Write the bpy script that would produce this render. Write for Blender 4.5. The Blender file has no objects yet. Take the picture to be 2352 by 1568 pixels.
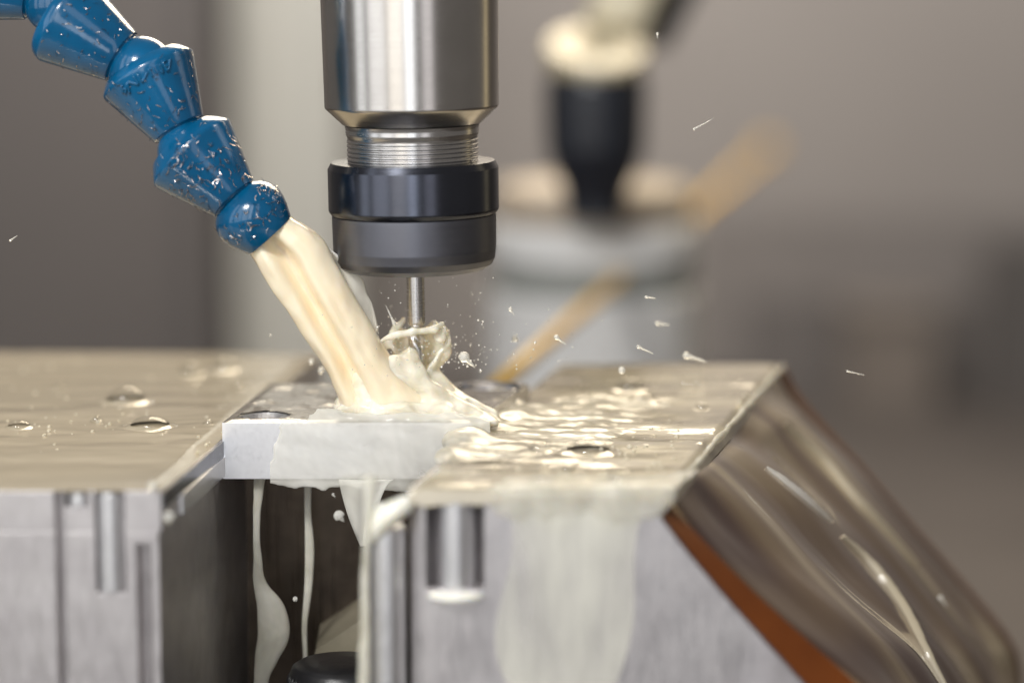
import bpy, math, random
import numpy as np
from mathutils import Vector, Matrix, Quaternion, noise as mnoise
random.seed(7); np.random.seed(7)
R = math.radians
S = 0.001                      # every length below is in millimetres
scene = bpy.context.scene
COL = scene.collection

# ------------------------------------------------------------------ camera
PITCH = R(8.5)
FWD = Vector((0, math.cos(PITCH), -math.sin(PITCH)))
UP = Vector((0, math.sin(PITCH), math.cos(PITCH)))
RT = Vector((1, 0, 0))
CAM = Vector((17.3, -509.6, 91.8))
FPX = 6533.0
cd = bpy.data.cameras.new('camera')
cd.sensor_width = 36.0; cd.lens = 100.0
cd.clip_start = 0.02; cd.clip_end = 50
cd.dof.use_dof = True; cd.dof.focus_distance = 0.506; cd.dof.aperture_fstop = 5.6
cd.dof.aperture_blades = 0
cam = bpy.data.objects.new('camera', cd); COL.objects.link(cam)
cam.location = CAM * S
cam.rotation_euler = (R(90) - PITCH, 0, 0)
scene.camera = cam

# ------------------------------------------------------------------ world, exposure
w = bpy.data.worlds.new('World'); scene.world = w; w.use_nodes = True
bg = w.node_tree.nodes['Background']
bg.inputs[0].default_value = (1.0, 0.93, 0.87, 1); bg.inputs[1].default_value = 0.13
vs = scene.view_settings
vs.view_transform = 'Standard'; vs.look = 'None'; vs.exposure = 0.2; vs.gamma = 1.0
scene.cycles.max_bounces = 10
scene.cycles.transmission_bounces = 8
scene.cycles.transparent_max_bounces = 12
scene.cycles.use_denoising = True
scene.cycles.sample_clamp_indirect = 6

# ------------------------------------------------------------------ lamps (workshop windows, machine lamps, added strip and wall lamp)
def lamp(name, loc, target, sx, sy, radiance, color):
    d = bpy.data.lights.new(name, 'AREA'); d.shape = 'RECTANGLE'
    d.size = sx * S; d.size_y = sy * S
    d.energy = radiance * math.pi * sx * S * sy * S
    d.color = color
    o = bpy.data.objects.new(name, d); COL.objects.link(o)
    o.location = Vector(loc) * S
    o.rotation_euler = (Vector(target) - Vector(loc)).to_track_quat('-Z', 'Y').to_euler()
    return o
def front_strip(name, a, width_deg, dist, z, h, rad, color):
    x = math.sin(R(a)) * dist; y = -math.cos(R(a)) * dist
    return lamp(name, (x, y, z), (0, 0, z), 2 * dist * math.tan(R(width_deg / 2)), h, rad, color)
front_strip('window_lamp', -66, 13, 900, 390, 1000, 1.3, (0.92, 0.96, 1.0))
front_strip('window_lamp', -42, 23, 900, 390, 1000, 1.4, (0.97, 0.98, 1.0))
front_strip('window_lamp', -17.5, 19, 900, 390, 1000, 1.7, (1.0, 0.965, 0.91))
front_strip('window_lamp', 0.5, 11, 900, 390, 1000, 2.6, (0.90, 0.94, 1.0))
front_strip('window_lamp', 24, 13, 900, 390, 1000, 0.95, (0.98, 0.96, 1.0))
front_strip('side_lamp', 117, 8, 900, 250, 900, 0.5, (1.0, 0.80, 0.42))  # added warm strip, gives the shank its ochre streak
lamp('machine_lamp', (-230, -500, 470), (0, 0, 0), 150, 110, 62.0, (1.0, 0.985, 0.96))
lamp('rear_lamp', (110, 640, 440), (0, 0, 0), 520, 300, 9.5, (1.0, 0.84, 0.60))
lamp('ceiling_lamp', (-60, 600, 560), (20, 1000, 120), 500, 240, 18.0, (1.0, 0.95, 0.89))  # added lamp, brightens the back wall from above

# ------------------------------------------------------------------ helpers: pixels of the 2352-wide photograph -> points
def ray(px, py):
    return (FWD + RT * ((px - 1176) / FPX) + UP * ((784 - py) / FPX))
def at_y(px, py, Y):
    d = ray(px, py); return CAM + d * ((Y - CAM.y) / d.y)
def at_z(px, py, Z):
    d = ray(px, py); return CAM + d * ((Z - CAM.z) / d.z)
def mm(px, Y):                 # millimetres for a pixel length at depth plane Y
    return px * (Y - CAM.y) / FPX / math.cos(PITCH) * 0.985

# ------------------------------------------------------------------ helpers: objects
def tag(o, label=None, cat=None, group=None, kind=None):
    if label: o['label'] = label
    if cat: o['category'] = cat
    if group: o['group'] = group
    if kind: o['kind'] = kind
    return o
BASE = {}
def thing(name, base, label, cat, group=None, rot=None):
    o = bpy.data.objects.new(name, None); COL.objects.link(o)
    o.empty_display_size = 0.005
    o.location = Vector(base) * S
    if rot: o.rotation_euler = rot
    BASE[o.name] = Vector(base)
    return tag(o, label, cat, group)
def obj(name, verts, faces, mat, parent=None, local=False, smooth=True, base=None):
    me = bpy.data.meshes.new(name)
    if parent is not None:
        b = Vector((0, 0, 0)) if local else BASE[parent.name]
    else:
        if base is None:
            a = np.array([tuple(v) for v in verts]); mn, mx = a.min(0), a.max(0)
            base = ((mn[0] + mx[0]) / 2, (mn[1] + mx[1]) / 2, mn[2])
        b = Vector(base)
    me.from_pydata([(Vector(v) - b) * S for v in verts], [], faces)
    me.validate(); 
    if smooth: me.polygons.foreach_set('use_smooth', [True] * len(me.polygons))
    me.update()
    o = bpy.data.objects.new(name, me); COL.objects.link(o)
    if mat: me.materials.append(mat)
    if parent is not None:
        o.parent = parent
        BASE[o.name] = BASE[parent.name] if not local else Vector((0, 0, 0))
    else:
        o.location = b * S; BASE[o.name] = b
    return o
def autosmooth(o, deg=35):
    me = o.data
    me.polygons.foreach_set('use_smooth', [True] * len(me.polygons))
    try: me.set_sharp_from_angle(angle=R(deg))
    except Exception: pass
    return o
def frame(d):
    d = Vector(d).normalized()
    a = Vector((0, 1, 0)) if abs(d.y) < .9 else Vector((1, 0, 0))
    u = d.cross(a).normalized(); v = d.cross(u).normalized()
    return d, u, v
def support(profile, e=.15):
    """add loops close to the ends of long segments so that smooth shading stays flat between them"""
    out = [profile[0]]
    for p, q in zip(profile[:-1], profile[1:]):
        ln = math.hypot(q[0] - p[0], q[1] - p[1])
        if ln > 5 * e:
            for f in (e / ln, 1 - e / ln): out.append((p[0] + (q[0] - p[0]) * f, p[1] + (q[1] - p[1]) * f))
        out.append(q)
    return out
def lathe(profile, origin, d, n=64, caps=(True, True), fn=None):
    """profile: (radius, distance along d)"""
    d, u, v = frame(d); origin = Vector(origin)
    V, F = [], []
    for i, (r, h) in enumerate(profile):
        for k in range(n):
            a = 2 * math.pi * k / n
            rr = r if fn is None else fn(r, h, a, i)
            V.append(origin + d * h + (u * math.cos(a) + v * math.sin(a)) * rr)
    for i in range(len(profile) - 1):
        for k in range(n):
            k2 = (k + 1) % n
            F.append((i * n + k, i * n + k2, (i + 1) * n + k2, (i + 1) * n + k))
    if caps[0]: F.append(tuple(range(n))[::-1])
    if caps[1]: F.append(tuple(range((len(profile) - 1) * n, len(profile) * n)))
    return V, F
def grid(nu, nv, fn):
    V = [fn(i / (nu - 1), j / (nv - 1)) for j in range(nv) for i in range(nu)]
    F = [(j * nu + i, j * nu + i + 1, (j + 1) * nu + i + 1, (j + 1) * nu + i) for j in range(nv - 1) for i in range(nu - 1)]
    return V, F
def tube(pts, radii, n=20, caps=True, flat=1.0):
    V, F = [], []
    m = len(pts)
    for i, p in enumerate(pts):
        d = (Vector(pts[min(i + 1, m - 1)]) - Vector(pts[max(i - 1, 0)]))
        d, u, v = frame(d)
        for k in range(n):
            a = 2 * math.pi * k / n
            V.append(Vector(p) + u * math.cos(a) * radii[i] + v * math.sin(a) * radii[i] * flat)
    for i in range(m - 1):
        for k in range(n):
            k2 = (k + 1) % n
            F.append((i * n + k, i * n + k2, (i + 1) * n + k2, (i + 1) * n + k))
    if caps: F.append(tuple(range(n))[::-1]); F.append(tuple(range((m - 1) * n, m * n)))
    return V, F
def spline(pts, m):
    """Catmull-Rom through points (tuples of any length), m samples"""
    P = [np.array(p, float) for p in pts]; out = []
    n = len(P) - 1
    for s in range(m):
        t = s / (m - 1) * n; i = min(int(t), n - 1); f = t - i
        p0 = P[max(i - 1, 0)]; p1 = P[i]; p2 = P[i + 1]; p3 = P[min(i + 2, n)]
        out.append(0.5 * (2 * p1 + (p2 - p0) * f + (2 * p0 - 5 * p1 + 4 * p2 - p3) * f * f + (3 * p1 - p0 - 3 * p2 + p3) * f ** 3))
    return out
def box(lo, hi):
    x0, y0, z0 = lo; x1, y1, z1 = hi
    V = [(x0, y0, z0), (x1, y0, z0), (x1, y1, z0), (x0, y1, z0), (x0, y0, z1), (x1, y0, z1), (x1, y1, z1), (x0, y1, z1)]
    F = [(0, 3, 2, 1), (4, 5, 6, 7), (0, 1, 5, 4), (1, 2, 6, 5), (2, 3, 7, 6), (3, 0, 4, 7)]
    return V, F
def prism(poly, z0, z1):
    n = len(poly)
    V = [(x, y, z0) for x, y in poly] + [(x, y, z1) for x, y in poly]
    F = [tuple(range(n))[::-1], tuple(range(n, 2 * n))] + [(i, (i + 1) % n, n + (i + 1) % n, n + i) for i in range(n)]
    return V, F
def join(*parts):
    V, F = [], []
    for v, f in parts:
        k = len(V); V += list(v); F += [tuple(i + k for i in q) for q in f]
    return V, F
def boolean_cut(o, VF):
    """cut a closed mesh (world mm) out of o and keep the result as o's mesh"""
    c = obj('cutter', VF[0], VF[1], None, base=BASE[o.name], smooth=False)
    c.location = o.matrix_world.translation if o.parent is None else BASE[o.name] * S
    md = o.modifiers.new('cut', 'BOOLEAN'); md.object = c; md.operation = 'DIFFERENCE'; md.solver = 'EXACT'
    bpy.context.view_layer.update()
    dg = bpy.context.evaluated_depsgraph_get()
    me = bpy.data.meshes.new_from_object(o.evaluated_get(dg))
    o.modifiers.clear(); o.data = me
    bpy.data.objects.remove(c)
def n3(p, s=1.0, seed=0.0):
    return mnoise.noise(Vector((p[0] * s + seed, p[1] * s - seed * 1.7, p[2] * s + seed * .3)))

# ------------------------------------------------------------------ materials
class NT:
    def __init__(s, name):
        s.m = bpy.data.materials.new(name); s.m.use_nodes = True
        s.t = s.m.node_tree; s.b = s.t.nodes['Principled BSDF']; s.out = s.t.nodes['Material Output']
        tc = s.t.nodes.new('ShaderNodeTexCoord'); s.co = tc.outputs['Object']
    def node(s, typ, **kw):
        n = s.t.nodes.new(typ)
        for k, v in kw.items(): setattr(n, k, v)
        return n
    def link(s, a, b): s.t.links.new(a, b)
    def mapping(s, scale, rot=(0, 0, 0)):
        mp = s.node('ShaderNodeMapping'); s.link(s.co, mp.inputs[0])
        mp.inputs['Scale'].default_value = tuple(1000 * q for q in (scale if isinstance(scale, (tuple, list)) else (scale,) * 3))
        mp.inputs['Rotation'].default_value = rot
        return mp.outputs[0]
    def noise(s, scale, detail=3, rough=.55, rot=(0, 0, 0), dist=0.0):
        nz = s.node('ShaderNodeTexNoise'); s.link(s.mapping(scale, rot), nz.inputs['Vector'])
        nz.inputs['Scale'].default_value = 1.0; nz.inputs['Detail'].default_value = detail
        nz.inputs['Roughness'].default_value = rough; nz.inputs['Distortion'].default_value = dist
        return nz.outputs['Fac']
    def ramp(s, fac, stops):
        r = s.node('ShaderNodeValToRGB'); s.link(fac, r.inputs[0])
        e = r.color_ramp.elements
        while len(e) < len(stops): e.new(0.5)
        for k, (p, c) in enumerate(stops):
            e[k].position = p; e[k].color = (c, c, c, 1) if isinstance(c, (int, float)) else (*c, 1)
        return r.outputs[0]
    def bump(s, h, strength, dist=0.0002, chain=None):
        b = s.node('ShaderNodeBump'); s.link(h, b.inputs['Height'])
        b.inputs['Strength'].default_value = strength; b.inputs['Distance'].default_value = dist
        if chain: s.link(chain, b.inputs['Normal'])
        return b.outputs[0]
    def set(s, **kw):
        for k, v in kw.items():
            i = s.b.inputs[k.replace('_', ' ')]
            if hasattr(v, 'is_linked') or isinstance(v, bpy.types.NodeSocket): s.link(v, i)
            elif isinstance(v, tuple) and len(v) == 3 and i.type == 'RGBA': i.default_value = (*v, 1)
            else: i.default_value = v
        return s
def metal(name, c0, c1, rough, grain=(0.6, 0.6, 0.6), stain=.05, bump=.1, edge=0.0, r2=None):
    t = NT(name)
    st = t.noise(stain, 5, .6)
    gr = t.noise(grain, 2)
    t.set(Metallic=1.0, Base_Color=t.ramp(st, [(.3, c0), (.68, c1)]),
          Roughness=t.ramp(gr, [(.3, rough), (.7, r2 if r2 else rough * 1.5)]))
    ch = None
    if edge:
        bv = t.node('ShaderNodeBevel', samples=4); bv.inputs[0].default_value = edge * S; ch = bv.outputs[0]
    t.set(Normal=t.bump(gr, bump, 0.00005, ch))
    return t.m
M = {}
M['turned'] = metal('turned_steel', (.53, .505, .475), (.62, .595, .565), .19, (.02, .02, 9.0), .05, .012, r2=.26)
M['ground'] = metal('ground_steel', (.58, .565, .55), (.68, .665, .65), .20, (.02, .02, 6.0), .05, .01)
M['black_oxide'] = metal('black_oxide_steel', (.085, .092, .115), (.11, .118, .145), .20, (.03, .03, 7.0), .06, .012, r2=.26)
M['black_oxide_matt'] = metal('matt_black_oxide_steel', (.16, .165, .19), (.20, .205, .235), .36, (.03, .03, 7.0), .06, .012, r2=.46)
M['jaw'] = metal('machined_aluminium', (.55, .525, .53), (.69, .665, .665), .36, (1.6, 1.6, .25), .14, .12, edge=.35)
M['jaw_dark'] = metal('stained_steel', (.055, .043, .034), (.12, .096, .074), .24, (.9, .9, .03), .09, .4)  # dark brown tone includes the shade inside the gap
M['plate'] = metal('milled_aluminium', (.89, .89, .905), (.95, .95, .955), .28, (2.0, 2.0, 1.2), .10, .08, edge=.12)
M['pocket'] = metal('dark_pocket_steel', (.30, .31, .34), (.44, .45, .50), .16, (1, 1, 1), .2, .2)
def mk_flank():
    t = NT('wet_stained_flank')
    uv = t.node('ShaderNodeUVMap'); uv.uv_map = 'flow'
    def fn(scale, detail, dist):
        mp = t.node('ShaderNodeMapping'); t.link(uv.outputs[0], mp.inputs[0]); mp.inputs['Scale'].default_value = scale
        nz = t.node('ShaderNodeTexNoise'); t.link(mp.outputs[0], nz.inputs['Vector']); nz.inputs['Scale'].default_value = 1
        nz.inputs['Detail'].default_value = detail; nz.inputs['Distortion'].default_value = dist; nz.inputs['Roughness'].default_value = .5
        return nz.outputs['Fac']
    a = fn((.018, .026, 1), 1, .8); b = fn((.04, .075, 1), 1, .6); c = fn((.03, .03, 1), 2, 0)
    col = t.ramp(a, [(.35, (.14, .085, .072)), (.46, (.33, .235, .15)), (.56, (.84, .71, .47)), (.68, (.46, .355, .23))])  # milky streaks, with broad cream reflections coloured in
    t.set(Metallic=.55, Base_Color=col, Roughness=t.ramp(c, [(.3, .10), (.7, .22)]), Coat_Weight=.8, Coat_Roughness=.04)
    n = t.bump(b, .35, .0012); t.set(Normal=n, Coat_Normal=n); return t.m
def flow_uv(o, nu, nv, su, sv, u0=0.0):
    l = o.data.uv_layers.new(name='flow')
    for lp in o.data.loops:
        i, j = lp.vertex_index % nu, lp.vertex_index // nu
        l.data[lp.index].uv = (u0 + su * i / (nu - 1), sv * j / (nv - 1))
M['flank'] = mk_flank()
def mk_plain(name, c0, c1, rough, scale=.1, bump=.0, metallic=0.0, coat=0.0, bscale=.6):
    t = NT(name)
    t.set(Base_Color=t.ramp(t.noise(scale, 4), [(.3, c0), (.7, c1)]), Roughness=rough, Metallic=metallic, Coat_Weight=coat)
    if bump: t.set(Normal=t.bump(t.noise(bscale, 3), bump))
    return t.m
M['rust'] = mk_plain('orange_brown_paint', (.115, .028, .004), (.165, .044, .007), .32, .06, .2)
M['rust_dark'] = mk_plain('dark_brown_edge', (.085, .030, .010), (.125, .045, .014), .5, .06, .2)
M['rubber'] = mk_plain('black_rubber', (.006, .006, .007), (.014, .014, .016), .38, .3, .5)
M['black_plastic'] = mk_plain('black_plastic', (.010, .012, .018), (.015, .018, .026), .33, .05)
M['cream_plastic'] = mk_plain('cream_plastic', (.42, .36, .235), (.48, .42, .28), .38, .05)
M['cream_arm'] = mk_plain('cream_paint', (.74, .67, .49), (.80, .73, .55), .4, .05)  # the cap's cream, lightened because less light reaches the arm
M['grey_body'] = mk_plain('pale_grey_enamel', (.70, .70, .69), (.75, .75, .74), .30, .03)
M['grey_band'] = mk_plain('grey_green_band', (.26, .27, .255), (.31, .32, .30), .4, .03)
M['tan_top'] = mk_plain('tan_enamel', (.36, .30, .235), (.41, .34, .265), .42, .03)
M['brass'] = mk_plain('ochre_brass', (.58, .35, .065), (.68, .43, .09), .42, .08, metallic=.0)
M['wall'] = mk_plain('taupe_enclosure_paint', (.225, .202, .186), (.26, .236, .217), .55, .004)
M['wall_dark'] = mk_plain('dark_enclosure_paint', (.078, .069, .066), (.096, .085, .081), .5, .004)
M['pillar'] = mk_plain('pale_grey_sheet_metal', (.37, .365, .335), (.41, .405, .375), .5, .004)
M['deep'] = mk_plain('dark_panel_paint', (.07, .063, .059), (.085, .077, .072), .5, .006)
M['cover_light'] = mk_plain('grey_brown_cover_paint', (.16, .143, .132), (.185, .166, .154), .5, .004)
M['cover'] = mk_plain('brownish_cover_paint', (.10, .089, .083), (.125, .112, .105), .5, .004)
M['tan_box'] = mk_plain('tan_cardboard', (.13, .11, .094), (.145, .122, .105), .6, .01)
M['floor'] = mk_plain('dark_machine_bed', (.045, .039, .036), (.07, .061, .056), .45, .01)
def mk_blue():
    t = NT('wet_blue_plastic')
    d = t.noise(.35, 4, .6); e = t.noise(.09, 3)
    col = t.ramp(e, [(.25, (.0004, .052, .125)), (.6, (.0005, .094, .222)), (.8, (.0006, .112, .265))])
    t.set(Base_Color=col, Roughness=t.ramp(d, [(.35, .10), (.65, .24)]), Specular_IOR_Level=.5, Coat_Weight=.45, Coat_Roughness=.05)
    n = t.bump(d, .22, .0002); wet = t.noise(1.3, 2)
    t.set(Normal=t.bump(wet, .10, .00012, n)); return t.m
M['blue'] = mk_blue()
def mk_swarf():
    t = NT('aluminium_swarf')
    t.set(Metallic=1.0, Base_Color=t.ramp(t.noise(1.2, 2), [(.42, (.22, .19, .17)), (.66, (.74, .72, .72))]), Roughness=.24)
    return t.m
M['swarf'] = mk_swarf()
def mk_milk(name, col, col2, trans=0.0, rough=.10, sss=.6, bs=.5, bstr=.25):
    t = NT(name)
    a = t.noise(.12, 3)
    t.set(Base_Color=t.ramp(a, [(.35, col), (.7, col2)]), Roughness=rough, IOR=1.34,
          Subsurface_Weight=sss, Subsurface_Radius=(2.2 * S, 1.6 * S, .9 * S), Subsurface_Scale=1.0, Transmission_Weight=trans)
    t.set(Normal=t.bump(t.noise(bs, 2), bstr, .0002)); return t.m
def mk_liquid(name, col, col2, a_face, a_edge, rough=.06, sss=.1, scale=.3, spread=.25):
    """thin milky liquid: partly clear where seen square on, denser towards its edges"""
    t = NT(name); a = t.noise(scale, 3, dist=.6)
    t.set(Base_Color=t.ramp(a, [(.35, col), (.7, col2)]), Roughness=rough, IOR=1.34, Subsurface_Weight=sss, Subsurface_Radius=(2 * S, 1.5 * S, .9 * S), Subsurface_Scale=1.0)
    t.set(Normal=t.bump(t.noise(.8, 2), .10, .0002))
    lw = t.node('ShaderNodeLayerWeight'); lw.inputs[0].default_value = .5
    mr = t.node('ShaderNodeMapRange'); t.link(lw.outputs['Facing'], mr.inputs[0]); mr.inputs[3].default_value = a_face; mr.inputs[4].default_value = a_edge
    mr2 = t.node('ShaderNodeMapRange'); t.link(a, mr2.inputs[0]); mr2.inputs[1].default_value = .3; mr2.inputs[2].default_value = .7
    mr2.inputs[3].default_value = -spread; mr2.inputs[4].default_value = spread
    ad = t.node('ShaderNodeMath', operation='ADD', use_clamp=True); t.link(mr.outputs[0], ad.inputs[0]); t.link(mr2.outputs[0], ad.inputs[1])
    tr = t.node('ShaderNodeBsdfTransparent'); mx = t.node('ShaderNodeMixShader')
    t.link(ad.outputs[0], mx.inputs[0]); t.link(tr.outputs[0], mx.inputs[1]); t.link(t.b.outputs[0], mx.inputs[2]); t.link(mx.outputs[0], t.out.inputs[0])
    return t.m
M['jet'] = mk_milk('milky_coolant', (.93, .79, .57), (.96, .86, .67), 0, .09, .30, (.9, .9, .5), .12)
M['splash'] = mk_liquid('milky_coolant_splash', (.90, .83, .66), (.95, .90, .77), .78, 1.0, .08, .4, .22, .22)
M['lip'] = mk_milk('thick_milky_coolant', (.88, .84, .70), (.93, .90, .80), 0, .12, .4)
M['strand'] = mk_liquid('falling_coolant', (.84, .81, .68), (.92, .90, .80), .50, 1.0, .05, .1, .10, .15)
M['roll'] = mk_liquid('spilling_coolant', (.86, .82, .68), (.92, .89, .78), .35, 1.0, .08, .2, .12, .2)
M['veil'] = mk_liquid('thin_milky_coolant', (.88, .86, .77), (.94, .93, .88), .42, .9, .03, .0, .07, .18)
M['drop'] = mk_milk('droplet_coolant', (.93, .92, .86), (.96, .95, .90), .55, .04, .0, .2, .0)
def mk_film(name, c0, c1, c2, rough=.04, b1=.09, b2=.05, sc=(.012, .02, .05)):
    t = NT(name)
    a = t.noise(sc, 3, .5, dist=.5)
    b = t.noise((.06, .22, .2), 3, .5, dist=.6)
    c = t.noise((.5, 1.2, .8), 2)
    t.set(Base_Color=t.ramp(a, [(.30, c0), (.50, c1), (.72, c2)]), Roughness=rough, IOR=1.5)
    n = t.bump(b, b1, .0006); t.set(Normal=t.bump(c, b2, .0002, n)); return t.m
M['film'] = mk_film('milky_coolant_film', (.40, .35, .26), (.45, .395, .29), (.51, .445, .325))
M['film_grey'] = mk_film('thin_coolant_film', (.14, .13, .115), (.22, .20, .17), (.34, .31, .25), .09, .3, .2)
M['film_right'] = mk_film('streaky_coolant_film', (.27, .24, .19), (.46, .41, .31), (.68, .61, .47), .04, .20, .10, (.022, .06, .05))
M['wash'] = mk_liquid('broken_coolant', (.62, .575, .46), (.86, .81, .67), .45, .80, .14, .15, .10, .35)
def mk_clearfilm(name, lo, hi, scale):
    """a thin run of milky coolant: bare metal shows where it thins out"""
    t = NT(name)
    t.set(Base_Color=(.80, .79, .70), Roughness=.14, IOR=1.34)
    tr = t.node('ShaderNodeBsdfTransparent'); mx = t.node('ShaderNodeMixShader')
    t.link(t.ramp(t.noise(scale, 3), [(lo, 0.05), (hi, 0.9)]), mx.inputs[0])
    t.link(tr.outputs[0], mx.inputs[1]); t.link(t.b.outputs[0], mx.inputs[2]); t.link(mx.outputs[0], t.out.inputs[0])
    return t.m
M['run'] = mk_clearfilm('coolant_run', .28, .62, (.07, .07, .018))
def mk_bubble():
    t = NT('bubble_skin')
    t.set(Base_Color=(.95, .93, .86), Roughness=.03, IOR=1.34)
    tr = t.node('ShaderNodeBsdfTransparent'); gl = t.node('ShaderNodeBsdfGlossy'); gl.inputs['Roughness'].default_value = .03
    fr = t.node('ShaderNodeLayerWeight'); fr.inputs[0].default_value = .35
    mx = t.node('ShaderNodeMixShader')
    t.link(t.ramp(fr.outputs['Fresnel'], [(0, .05), (1, .28)]), mx.inputs[0])
    t.link(tr.outputs[0], mx.inputs[1]); t.link(gl.outputs[0], mx.inputs[2]); t.link(mx.outputs[0], t.out.inputs[0])
    return t.m
M['bubble'] = mk_bubble()
M['bubble_bead'] = mk_milk('foam_bead', (.80, .74, .58), (.88, .83, .70), .45, .03, .0, .2, .0)

# ------------------------------------------------------------------ setting: enclosure behind the vise
def struct(name, VF, mat): return tag(obj(name, VF[0], VF[1], mat, smooth=False), kind='structure')
struct('wall', box((-900, 1000, -400), (1500, 1010, 900)), M['wall'])
struct('floor', box((-1200, -250, -160), (1600, 1000, -150)), M['floor'])
# dark panel on the left, pale pillar next to it, dark panel on the right
def panel(name, px0, px1, Y, th, mat, label, cat, z0=-150, z1=600, lip=8):
    xa, xb = at_y(px0, 700, Y).x, at_y(px1, 700, Y).x
    t = thing(name, ((xa + xb) / 2, Y, z0), label, cat)
    V, F = box((xa, Y, z0), (xb, Y + th, z1)); obj('sheet', V, F, mat, t, smooth=False)
    V, F = box((xb - lip, Y - lip, z0), (xb, Y - .5, z1)); obj('folded_edge', V, F, mat, t, smooth=False)
    return t
panel('enclosure_panel', -500, 500, 820, 20, M['wall_dark'], 'dark grey enclosure panel at left, behind the blue hose', 'panel')
panel('enclosure_pillar', 545, 800, 860, 60, M['pillar'], 'pale grey upright pillar blurred between hose and steel spindle', 'pillar')
mc = panel('machine_cover', 1720, 3200, 940, 30, M['cover'], 'brownish grey machine cover out of focus low at the right, behind the sloped jaw', 'cover', z0=-150, z1=at_y(2300, 690, 940).z)  # added panel, stands for the wall darkening low at the right
V, F = box((at_y(1600, 700, 972).x, 972, -150), (at_y(3200, 700, 972).x, 984, at_y(2300, 500, 972).z)); obj('upper_step', V, F, M['cover_light'], mc, smooth=False)  # added lighter step, softens the wall's darkening upwards
panel('machine_door', 2270, 3200, 905, 20, M['deep'], 'dark machine door out of focus at the right edge', 'door', z0=-150, z1=at_y(2300, 560, 905).z)
tb0 = at_y(1945, 985, 890); tb1 = at_y(2150, 735, 890)
t = thing('storage_box', ((tb0.x + tb1.x) / 2, 905, -150), 'brownish tan box blurred in the background, above the sloped jaw', 'box')
V, F = box((tb0.x, 888, -150), (tb1.x, 925, tb1.z)); obj('box_body', V, F, M['tan_box'], t, smooth=False)
V, F = box((tb0.x - 2, 886, tb1.z + .5), (tb1.x + 2, 927, tb1.z + 6)); obj('lid', V, F, M['tan_box'], t, smooth=False)

# ------------------------------------------------------------------ grey fixture with black handle, and the rod through it
YF = 330
ks = mm(1, YF)
fx = at_y(1362, 700, YF).x
zf = lambda py: at_y(1362, py, YF).z
t = thing('grey_fixture', (fx, YF, -150), 'pale grey round fixture with black handle and cream cap, behind the workpiece', 'fixture')
rb = 245 * ks
def fix(name, prof, mat, parent=t, d=(0, 0, 1), o=None, **kw):
    V, F = lathe(support(prof, .4), o if o else (fx, YF, 0), d, 64, **kw); return autosmooth(obj(name, V, F, mat, parent))
fix('body', [(rb, -150), (rb, zf(668)), (rb - 1, zf(662))], M['grey_body'])
fix('band', [(rb - 1.5, zf(661.5)), (rb - 1.5, zf(592))], M['grey_band'])
fix('collar', [(rb - 1, zf(591.5)), (rb, zf(585)), (rb, zf(520)), (rb - 2, zf(505))], M['grey_body'])
fix('tan_cover', [(rb - 2, zf(504.5)), (rb - 2, zf(440)), (rb - 5, zf(420)), (95 * ks, zf(405))], M['tan_top'])
YK = YF - 40; kk_ = mm(1, YK); kx = at_y(1368, 300, YK).x; zk = lambda py: at_y(1368, py, YK).z
h = fix('handle', [(70 * kk_, zk(500)), (70 * kk_, zk(470)), (76 * kk_, zk(435)), (98 * kk_, zk(390)), (114 * kk_, zk(340)), (116 * kk_, zk(240)), (116 * kk_, zk(190)), (110 * kk_, zk(170)), (88 * kk_, zk(160))], M['black_plastic'], t, (0, 0, 1), (kx, YK, 0))
fix('handle_ferrule', [(68 * kk_, zk(504)), (68 * kk_, zk(468))], M['grey_band'], h, (0, 0, 1), (kx, YK, 0))
cdir = Vector((.06, -.40, .91)).normalized()
c0 = at_y(1370, 118, YK - 1)
cap = fix('cap', [(96 * kk_, -6.5), (113 * kk_, -4.2), (117 * kk_, 0), (110 * kk_, 1.5), (62 * kk_, 2.0), (26 * kk_, .6), (18 * kk_, -1.6)], M['cream_plastic'], t, cdir, c0)
fix('cap_screw', [(9 * kk_, -1.4), (9 * kk_, .1), (6 * kk_, .5)], M['grey_band'], cap, cdir, c0)
a0 = at_y(1410, 60, YK + 12); a1 = at_y(1520, -160, YK + 40)
V, F = tube([a0, a0.lerp(a1, .5), a1], [74 * kk_, 72 * kk_, 70 * kk_], 40); obj('arm', V, F, M['cream_arm'], t)
a0 = at_y(1505, 90, YK + 40); a1 = at_y(1640, -160, YK + 70)
V, F = tube([a0, a1], [36 * kk_, 40 * kk_], 24); obj('arm_back_plate', V, F, M['black_plastic'], t)  # black tube stands for the arm's shadowed side
# the rod: one straight rod running up and away through the fixture
r0 = at_y(1135, 892, 96); rm_ = at_y(1428, 636, 303); r1 = r0 + (rm_ - r0) * 3.4
V, F = tube([r0.lerp(r1, k / 12) for k in range(13)], [1.75] * 13, 24)
t = thing('brass_rod', r0, 'ochre brass rod slanting up behind the plate through the grey fixture', 'rod')
obj('shaft', V, F, M['brass'], t)
tp = (r1 - r0).normalized()
V, F = lathe([(2.15, 0), (3.6, .4), (3.9, 3), (3.9, 22), (3.2, 24), (1.5, 24.6)], r1, tp, 32); autosmooth(obj('grip', V, F, M['brass'], t))

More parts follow.
